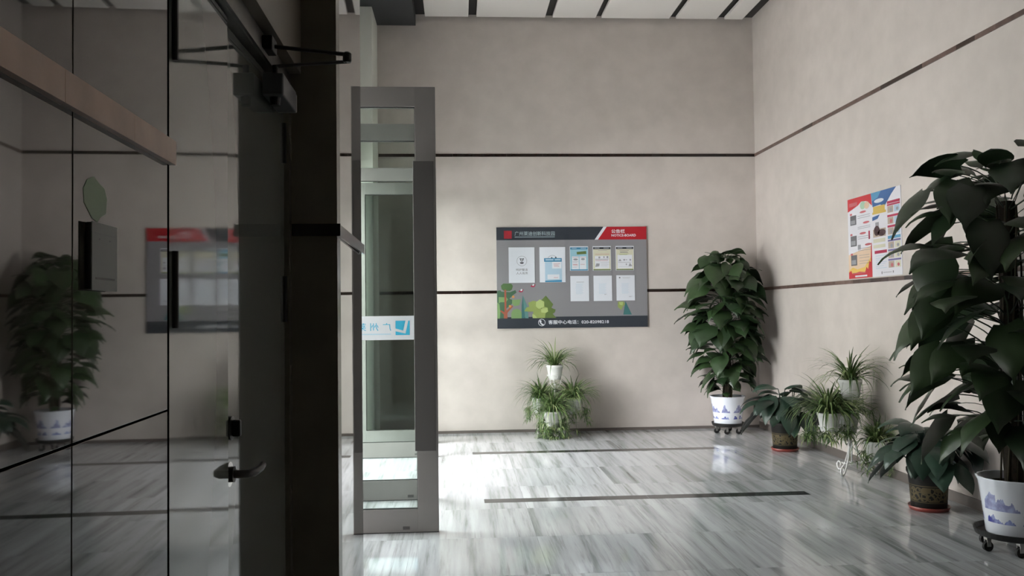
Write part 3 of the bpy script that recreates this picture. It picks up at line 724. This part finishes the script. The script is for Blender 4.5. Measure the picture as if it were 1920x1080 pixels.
pr('print_picture', [circ(.57, .46, .055, .06, 12), circ(.66, .49, .075, .04, 12)], 'brown', 3); pr('print_picture', [rect(.545, .36, .61, .42)], 'grey1', 2)
for (a, b) in ((.215, .335), (.47, .60), (.71, .84)): pr('print_picture', [rect(.05, a, .175, b)], 'grey2', 2); pr('print_picture', [rect(.06, a+.06, .15, b-.015)], 'grey1', 3)
for z in (.185, .44, .685): pr('print_badge', [rect(.045, z, .09, z+.024)], 'pnk', 2)
for (u, v) in ((.31, .195), (.37, .33), (.30, .455), (.40, .60)): pr('print_badge', [circ(u, v, .065, .014, 12)], 'pnk', 2)
pr('print_badge', [rect(.41, .44, .44, .54)], 'crimson', 2)
pr('print_lines', [rect(.2, y, .45, y+.006) for y in (.235, .26, .37, .39, .49, .515, .635, .66)]+[rect(.22, y, .42, y+.005) for y in (.72, .75, .79, .82)], 'grey1', 2)
pr('print_picture', [rect(.195, .59, .255, .65)], 'grey1', 3)
pr('print_field', [[(.0, .90), (.08, .86), (.18, .89), (.32, .87), (.40, .80), (.47, .74), (.47, 1), (0, 1)]], 'yellow', 2)
pr('print_field', [[(0, .92), (.05, .90), (.07, .94), (.22, .92), (.33, .93), (.36, .87), (.39, .90), (.42, .80), (.445, .82), (.455, .62), (.47, .58), (.47, 1), (0, 1)]], 'poster_red', 3)
pr('print_title', [rect(.13, .965, .37, .985)], 'b_white', 4); pr('print_title', [rect(.08, .93, .34, .945)], 'pnk', 4)
pr('print_field', [rect(.50, .555, .72, .60), rect(.50, .625, .72, .665)], 'cream', 2)
pr('print_title', [rect(.52, .695, .745, .73)], 'crimson', 2)
pr('print_lines', [rect(.54, y, .74-(q % 3)*.03, y+.005) for q, y in enumerate((.755, .785, .805, .83, .85, .875, .90))], 'paleblue', 2)
pr('print_mark', [rect(.64, .945, .655, .975), rect(.84, .945, .855, .97)], 'grey2', 2); pr('print_mark', [rect(.67, .955, .82, .962)], 'grey1', 2)
pr('print_title', [rect(.765, .145, .985, .175), rect(.765, .18, .985, .20), rect(.765, .305, .985, .33), rect(.765, .425, .985, .45)], 'crimson', 2)
pr('print_title', [rect(.765, .545, .985, .58)], 'poster_blue2', 2); pr('print_title', [rect(.765, .59, .985, .61), rect(.765, .70, .985, .72), rect(.765, .81, .985, .83)], 'purple', 2)
for y in (.205, .335, .455, .615, .725, .835):
    pr('print_picture', [rect(.77, y, .87, y+.075)], 'tan', 2); pr('print_picture', [rect(.885, y, .98, y+.075)], 'cream' if y > .5 else 'paleblue', 2)
    pr('print_picture', [circ(.83, y+.045, .022, .024, 8), circ(.94, y+.045, .022, .02, 8)], 'pnk' if y in (.335, .835) else 'grey1', 3)
tag(po, 'large red and blue printed poster on the right wall, resting on the lower trim line', 'poster')

# ---------------------------------------------------------------- plants
def leaf_blade(bm, base, az, pitch0, droop, Ln, Wd, cup=.12, heart=True, nseg=7, twist=0.0, fold=0.0):
    """blade as a curved grid starting at base; az heading, pitch0 starting elevation, droop total bend"""
    base = Vector(base); rows = []
    pos = base.copy(); st = Ln/nseg
    for i in range(nseg+1):
        t = i/nseg; el_ = pitch0-droop*t
        d = Vector((math.cos(az)*math.cos(el_), math.sin(az)*math.cos(el_), math.sin(el_)))
        side = Vector((-math.sin(az), math.cos(az), 0)); nm = side.cross(d)*-1
        if twist: 
            q = Matrix.Rotation(twist, 3, d); side = q @ side; nm = q @ nm
        if heart: wdt = Wd*.5*(math.sin(PI*min(1, (t+.10)**.62*.985)))**.85*(1.0 if t > .04 else .75)
        else: wdt = Wd*.5*(math.sin(PI*(.06+.94*t)**.8))**.9 if t < 1 else 0
        if i == nseg: wdt = 0.0008
        row = []
        for k in (-1, -.55, 0, .55, 1):
            back = (-d*Ln*.10*abs(k) if (heart and i == 0) else Vector())
            row.append(pos+side*(wdt*k)+nm*(-cup*Wd*(k*k)*.5*math.sin(PI*min(1, t+.1))+.02*Wd*math.sin(9*t+k*2))+back)
        rows.append(row); pos = pos+d*st
    vs = [[bm.verts.new(p) for p in r] for r in rows]
    for i in range(nseg):
        for k in range(4):
            bm.faces.new((vs[i][k], vs[i][k+1], vs[i+1][k+1], vs[i+1][k]))
def leaf_variant(name, Lp, rise, pitch0, droop, Ln, Wd, m, heart=True, cup=.12, pr_=.0035, az=0, twist=0):
    """petiole from the origin out along +X, then the blade"""
    bm = BM(); pts = []
    for i in range(6):
        t = i/5; pts.append(Vector((Lp*t, .02*math.sin(PI*t), rise*math.sin(PI*.5*t)*(1-.15*t))))
    tube(bm, pts, pr_, 4)
    leaf_blade(bm, pts[-1], az, pitch0, droop, Ln, Wd, cup, heart, twist=twist)
    me = bpy.data.meshes.new(name); bm.to_mesh(me); bm.free()
    for p in me.polygons: p.use_smooth = True
    me.materials.append(m); return me
def pothos_pot(root, r_top=.2, r_bot=.155, h=.335):
    wob = lambda a, r, z: (.004*math.sin(18*a) if z > h-.03 else 0)
    prof = [(0.001, 0), (r_bot, 0), (r_bot+.004, .01), (r_bot+.5*(r_top-r_bot), h*.55), (r_top-.006, h-.03), (r_top+.004, h-.008), (r_top+.004, h), (r_top-.008, h), (r_top-.02, h-.05), (.001, h-.05)]
    obj('pot', lathe(BM(), prof, 64, wob=wob), M['porcelain'], root, True)
    obj('soil', lathe(BM(), [(.001, h-.045), (r_top-.021, h-.046)], 32), M['soil'], root)
def dolly(loc, R_, label, rz=0):
    root = empty('plant_dolly', loc, rz)
    obj('tray', lathe(BM(), [(.001, .085), (R_-.02, .085), (R_-.004, .093), (R_+.006, .126), (R_-.001, .126), (R_-.012, .1), (.001, .1)], 40), M['black'], root, False)
    for k in range(6):
        a = k*PI/3; cx, cy = (R_-.04)*math.cos(a), (R_-.04)*math.sin(a)
        b = BM(); abox(b, (cx-.012, cy-.016, .03), (cx+.012, cy-.011, .0845)); abox(b, (cx-.012, cy+.011, .03), (cx+.012, cy+.016, .0845)); abox(b, (cx-.014, cy-.016, .07), (cx+.014, cy+.016, .0848))
        f = obj('caster', b, M['alu_lt'], root)
        b = BM(); bmesh.ops.create_cone(b, cap_ends=True, segments=18, radius1=.0298, radius2=.0298, depth=.020)
        for v in b.verts: v.co = Vector((v.co.x+cx, v.co.z+cy, v.co.y+.030))
        obj('wheel', b, M['black_rub'], f)
    return tag(root, label, 'plant dolly', 'round black wheeled plant dollies')
DT = .1005
def pothos(loc, label, n, prof, mesh_set, seed, sc=1.0, rz=0):
    rnd = random.Random(seed); root = empty('potted_pothos', loc, rz); pothos_pot(root)
    top = prof[-1][0]
    obj('totem', lathe(BM(), [(.001, .29), (.052, .29), (.05, top*.5), (.045, top-.28), (.001, top-.27)], 14), M['totem'], root)
    for k in range(7):
        a = 2*PI*k/7+rnd.random(); pts = []
        for i in range(9):
            t = i/8; rr = .058+.012*math.sin(6*t+k); pts.append((rr*math.cos(a+1.5*t), rr*math.sin(a+1.5*t), .30+(top-.55)*t*rnd.uniform(.96, 1)))
        obj('stem', tube(BM(), pts, .006, 5), M['stem'], root, True)
    ga = rnd.random()*6
    for i in range(n):
        t = (i+.5)/n; z = prof[0][0]+(top-prof[0][0])*t; ga += 2.399963
        # reach from profile
        for (za, ra), (zb, rb) in zip(prof[:-1], prof[1:]):
            if za <= z <= zb: R_ = ra+(rb-ra)*(z-za)/(zb-za); break
        inner = rnd.random() < .30
        me, reach, tipz = mesh_set[rnd.randrange(len(mesh_set))]
        for tries in range(12):
            dx = math.cos(ga+rz); dy = math.sin(ga+rz); lim = 9
            if dx > .05: lim = min(lim, (XR-.03-loc[0])/dx)
            if dy > .05: lim = min(lim, (YB-.03-loc[1])/dy)
            if lim > .38+.25*rnd.random(): break
            ga += 2.4
        R_ = min(R_, lim-.10)
        s = R_/reach*(rnd.uniform(.55, .8) if inner else rnd.uniform(.85, 1.08))
        s = max(.45, min(1.4, s))
        o = link('leaf', me, None, root)
        zz = min(z-tipz*s, top-.20 if t > .8 else 9); zz = max(.34, min(zz, top-.12))
        o.location = (.04*math.cos(ga), .04*math.sin(ga), zz)
        o.rotation_euler = (rnd.uniform(-.18, .18), rnd.uniform(-.25, .22)-(.35 if t > .86 else 0), ga); o.scale = (s, s*rnd.uniform(.88, 1.1), s)
    return root, rnd
def variants(m, Ln, Wd, pl_=1.0):
    out = []
    for (Lp, rise, p0, dr, a, tw) in ((.22, .10, .10, 1.1, .2, .2), (.27, .14, .3, 1.3, -.25, -.3), (.18, .06, -.2, 1.0, .0, .5), (.30, .12, .15, .8, .35, 0), (.24, .16, -.4, .9, -.4, -.6), (.20, .05, -.7, .7, .1, .3), (.32, .10, .0, .9, -.1, -.15), (.26, .02, -.9, .5, .3, -.3)):
        Lp *= pl_; me = leaf_variant('leaf', Lp, rise, p0, dr, Ln, Wd, m, True, .14, .0035, a, tw)
        xs = max(v.co.x for v in me.vertices); zs = sum(v.co.z for v in me.vertices)/len(me.vertices)
        out.append((me, xs, zs))
    return out
V1 = variants(M['pothos'], .225, .185, .8); V2 = variants(M['pothos_big'], .26, .185, 1.15)
P1 = (3.155, 9.93, 0); P2 = (3.30, 4.93, 0)
dolly(P1, .185, 'round black wheeled dolly under the far potted pothos, in the back right corner', .12)
dolly(P2, .222, 'round black wheeled dolly under the near tall pothos at the right', .05)
r1, rnd1 = pothos((P1[0], P1[1], DT), 'x', 230, [(.40, .26), (.6, .34), (.9, .45), (1.2, .54), (1.5, .55), (1.72, .42), (1.92, .28), (2.12, .14)], V1, 11)
tag(r1, 'leafy pothos in a blue and white pot, in the far right corner of the room', 'potted plant', 'pothos in blue and white pots')
o = link('leaf', V1[0][0].copy(), None, r1); o.data.materials.clear(); o.data.materials.append(M['pothos_yellow']); o.location = (-.03, -.05, 1.19); o.rotation_euler = (0, .5, -1.9); o.scale = (.55,)*3; o['label'] = 'yellowing leaf'
r2_, rnd2 = pothos((P2[0], P2[1], DT), 'x', 165, [(.50, .36), (.62, .50), (.95, .68), (1.2, .76), (1.4, .84), (1.6, .76), (1.83, .66), (2.05, .52), (2.26, .34)], V2, 25, rz=.4)
tag(r2_, 'very tall dark pothos in a blue and white pot, at the right edge', 'potted plant', 'pothos in blue and white pots')

def aglo(loc, label, seed, R_, rz=0, n=38):
    rnd = random.Random(seed); root = empty('potted_foliage_plant', loc, rz); h = .285
    obj('pot', lathe(BM(), [(.001, 0), (.113, 0), (.118, .008), (.128, .15), (.136, .24), (.147, .262), (.147, h), (.138, h), (.13, h-.04), (.001, h-.04)], 40), M['blk_pot'], root, True)
    obj('soil', lathe(BM(), [(.001, h-.035), (.131, h-.036)], 24), M['soil'], root)
    vs = []
    for (Lp, rise, p0, dr, a, tw, Ln) in ((.06, .30, -.1, 1.2, 0, 0, .24), (.11, .28, -.5, .9, .1, .2, .26), (.15, .20, -.5, .8, -.1, -.3, .26), (.09, .24, .3, 1.5, .15, .1, .25), (.15, .13, -.6, .7, 0, .3, .24), (.03, .34, .5, 1.5, 0, -.2, .22), (.16, .25, .1, 1.4, .1, 0, .25)):
        vs.append(leaf_variant('leaf', Lp, rise, p0, dr, Ln, .14, M['aglo'], False, .18, .0035, a, tw))
    ga = 0
    for i in range(n):
        ga += 2.4+rnd.uniform(-.2, .2); me = vs[i % len(vs)]; o = link('leaf', me, None, root)
        s = rnd.uniform(.85, 1.12)*R_
        o.location = (.04*math.cos(ga), .04*math.sin(ga), h-.03); o.rotation_euler = (rnd.uniform(-.12, .12), rnd.uniform(-.12, .15), ga); o.scale = (s, s, s)
    tag(root, label, 'potted plant', 'dark leaved plants in black and gold pots'); return root
def saucer(loc, label):
    root = obj('saucer', lathe(BM(), [(.001, 0), (.128, 0), (.142, .03), (.138, .03), (.125, .006), (.001, .006)], 40), M['red_plastic'], None, True); root.location = loc
    return tag(root, label, 'saucer', 'red plant saucers')
A1 = (3.33, 8.62); A2 = (3.36, 5.98)
saucer((*A1, .0007), 'red saucer under the black and gold pot near the far corner'); saucer((*A2, .0007), 'red saucer under the black and gold pot nearer the viewer')
aglo((A1[0], A1[1], .0075), 'drooping dark leaved plant in a black and gold pot near the far corner', 5, 1.2, 1.0, 44)
aglo((A2[0], A2[1], .0075), 'drooping dark leaved plant in a black and gold pot beside the near pothos', 9, 1.12, 2.0, 48)

# spider plants
def blade(bm, o, az, el_, Ln, Wd, droop, n=6):
    Wd *= 1.25; pos = Vector(o); prev = None; side = Vector((-math.sin(az), math.cos(az), 0))
    for i in range(n+1):
        t = i/n; e = el_-droop*t
        wv = Wd*(.6+.8*t*(1-t)*2)*(1-t**3)+.0004
        a = bm.verts.new(pos-side*wv/2); b = bm.verts.new(pos+side*wv/2+Vector((0, 0, wv*.2)))
        if prev: bm.faces.new((prev[0], prev[1], b, a))
        prev = (a, b); pos = pos+Vector((math.cos(az)*math.cos(e), math.sin(az)*math.cos(e), math.sin(e)))*(Ln/n)
def spider_foliage(seed, n, Ln, hang, z0, hl=.34):
    rnd = random.Random(seed); bm = BM()
    for i in range(n):
        az = rnd.random()*2*PI; blade(bm, (.03*math.cos(az), .03*math.sin(az), z0), az, rnd.uniform(.45, 1.5), Ln*rnd.uniform(.6, 1.1), .011, rnd.uniform(1.1, 2.4))
    for i in range(hang):
        az = rnd.random()*2*PI; l = rnd.uniform(.10, hl); R_ = rnd.uniform(.12, .19); pts = [(0, 0, z0)]
        for k in range(1, 7):
            t = k/6; pts.append((R_*math.cos(az)*min(1, t*1.6), R_*math.sin(az)*min(1, t*1.6), z0+.07*math.sin(PI*min(1, t*1.3))-l*t*t))
        tube(bm, pts, .0016, 3); e = Vector(pts[-1])
        for q in range(11):
            a2 = rnd.random()*2*PI; blade(bm, e, a2, rnd.uniform(-.4, 1.0), rnd.uniform(.07, .13), .009, rnd.uniform(1.2, 2.4), 5)
    me = bpy.data.meshes.new('foliage'); bm.to_mesh(me); bm.free(); me.materials.append(M['spider']); return me
FO = [spider_foliage(1, 130, .42, 0, .15), spider_foliage(2, 190, .44, 22, .15), spider_foliage(3, 240, .46, 60, .15), spider_foliage(4, 140, .46, 5, .15), spider_foliage(5, 330, .42, 34, .15, .20)]
def spider_pot(loc, rz, fol, label, s=1.0):
    root = empty('potted_spider_plant', loc, rz)
    obj('pot', lathe(BM(), [(.001, 0), (.066, 0), (.072, .006), (.094, .135), (.101, .14), (.101, .165), (.094, .165), (.09, .14), (.001, .14)], 32), M['white_pot'], root, True)
    obj('soil', lathe(BM(), [(.001, .142), (.0895, .1415)], 20), M['soil'], root)
    o = link('foliage', fol, None, root); stuff(o); o.scale = (s, s, s)
    o.location = (0, 0, .15*(1-s))
    return tag(root, label, 'potted plant', 'spider plants in white pots')
def spiral(c, r0, r1, a0, a1, u, v, n=16):
    c = Vector(c); u = Vector(u); v = Vector(v)
    return [c+(u*math.cos(a0+(a1-a0)*i/n)+v*math.sin(a0+(a1-a0)*i/n))*(r0+(r1-r0)*i/n) for i in range(n+1)]
def pstand(loc, rz, label, arms, la=.9):
    root = empty('plant_stand', loc, rz); Z = Vector((0, 0, 1)); m = M['white_iron']
    obj('pole', tube(BM(), [(0, 0, .07), (0, 0, .60)], .008, 8), m, root, True)
    def ring(cx, cy, cz, R_, nm='pot_ring'):
        b = BM(); tube(b, [(cx+R_*math.cos(2*PI*k/24), cy+R_*math.sin(2*PI*k/24), cz+.045) for k in range(24)], .0045, 5, True)
        tube(b, [(cx+.06*math.cos(2*PI*k/20), cy+.06*math.sin(2*PI*k/20), cz-.005) for k in range(20)], .004, 5, True)
        for k in range(4):
            a = k*PI/2+.3; tube(b, [(cx+R_*math.cos(a), cy+R_*math.sin(a), cz+.045), (cx+.06*math.cos(a), cy+.06*math.sin(a), cz-.005)], .0035, 4)
        tube(b, [(cx-.06, cy, cz-.005), (cx+.06, cy, cz-.005)], .004, 4); tube(b, [(cx, cy-.06, cz-.005), (cx, cy+.06, cz-.005)], .004, 4)
        return obj(nm, b, m, root, True)
    ring(0, 0, .66, .092)
    for k in range(3):                      # heart shaped scrolls below the top ring
        a = 2*PI*k/3+.26; u = Vector((math.cos(a), math.sin(a), 0)); b = BM()
        pts = [Vector((0, 0, .535)), Vector((0, 0, .555))+u*.03, Vector((0, 0, .60))+u*.068, Vector((0, 0, .645))+u*.078, Vector((0, 0, .675))+u*.062, Vector((0, 0, .68))+u*.042, Vector((0, 0, .662))+u*.028, Vector((0, 0, .648))+u*.038]
        tube(b, pts, .0048, 5); tube(b, spiral(Vector((0, 0, .515))+u*.026, .026, .008, -.5, 5.0, u, -Z, 14), .004, 5)
        obj('scroll', b, m, root, True)
    for k, (ax, ay, az_) in enumerate(arms):
        d = math.hypot(ax, ay); u = Vector((ax/d, ay/d, 0)); b = BM()
        pts = [Vector((0, 0, az_+.10)), Vector((0, 0, az_+.05))+u*(.25*d), Vector((0, 0, az_-.03))+u*(.55*d), Vector((0, 0, az_-.007))+u*(d*.8)]
        tube(b, pts, .005, 5); tube(b, spiral(Vector((0, 0, az_+.125))+u*.03, .03, .01, PI, PI-5, u, Z, 14), .004, 5)
        obj('arm', b, m, root, True); ring(ax, ay, az_, .088)
    for k in range(3):                      # S-shaped legs with curled feet
        a = 2*PI*k/3+la; u = Vector((math.cos(a), math.sin(a), 0)); b = BM()
        pts = [Vector((0, 0, .40))+u*.008, Vector((0, 0, .28))+u*.024, Vector((0, 0, .16))+u*.06, Vector((0, 0, .07))+u*.105, Vector((0, 0, .015))+u*.155]
        pts += spiral(Vector((0, 0, .051))+u*.178, .044, .014, -1.35, 3.6, u, Z, 16)
        tube(b, pts, .0075, 6)
        tube(b, [Vector((0, 0, .24))+u*.035, Vector((0, 0, .29))+u*.06]+spiral(Vector((0, 0, .28))+u*.092, .034, .012, 2.6, -2.4, u, Z, 12), .006, 5)
        obj('leg', b, m, root, True)
    b = BM(); tube(b, [(.085*math.cos(2*PI*k/24), .085*math.sin(2*PI*k/24), .095) for k in range(24)], .0045, 5, True)
    for k in range(3): a = 2*PI*k/3+la; tube(b, [(0, 0, .095), (.085*math.cos(a), .085*math.sin(a), .095)], .004, 4)
    obj('brace_ring', b, m, root, True)
    return tag(root, label, 'plant stand', 'white scrolled iron plant stands')
S1 = Vector((1.12, 10.02, 0)); S2 = Vector((3.43, 7.33, 0))
arms1 = [(.21, .0, .26), (-.17, .06, .27), (-.06, -.20, .14)]
arms2 = [(.06, .19, .33), (-.19, .02, .37), (.15, -.15, .14)]
pstand(S1, 0, 'white scrolled iron plant stand against the back wall below the notice board', arms1)
pstand(S2, 0, 'white scrolled iron plant stand between the two black and gold pots', arms2, 1.75)
def put(Sx, arms, rz, items):
    for (k, fol, lb, s) in items:
        if k < 0: p = Sx+Vector((0, 0, .66))
        else: p = Sx+Vector(arms[k])
        spider_pot((p.x, p.y, p.z+.0002), random.random()*6, FO[fol], lb, s)
put(S1, arms1, 0, [(-1, 0, 'spider plant in the top ring of the stand under the notice board', 1), (0, 1, 'spider plant in the right side ring of the stand under the notice board', 1),
                   (1, 1, 'spider plant in the left side ring of the stand under the notice board', .95), (2, 2, 'trailing spider plant in the low front ring of the stand under the notice board', .95)])
put(S2, arms2, 0, [(-1, 3, 'spider plant in the top ring of the stand by the right wall', .95), (0, 0, 'spider plant in the rear ring of the stand by the right wall', 1),
                   (1, 4, 'bushy trailing spider plant in the left ring of the stand by the right wall', 1.1), (2, 1, 'low trailing spider plant on the right of the stand by the right wall', .85)])

# foliage that reaches a wall bends flat against it instead of passing through
bpy.context.view_layer.update()
rw = random.Random(3)
for o in list(COL.objects):
    if o.type != 'MESH' or not (o.name.startswith('leaf') or o.name.startswith('foliage')): continue
    mw = o.matrix_world
    pts = [mw @ v.co for v in o.data.vertices]
    if max(p.x for p in pts) < XR-.016 and max(p.y for p in pts) < YB-.014: continue
    o.data = o.data.copy(); inv = mw.inverted(); k = rw.uniform(0, .012)
    for v, p in zip(o.data.vertices, pts):
        q = p.copy()
        if q.x > XR-.016-k: q.x = XR-.016-k-.02*min(.5, q.x-XR+.016+k)
        if q.y > YB-.014-k: q.y = YB-.014-k-.02*min(.5, q.y-YB+.014+k)
        if q.x != p.x or q.y != p.y: v.co = inv @ q
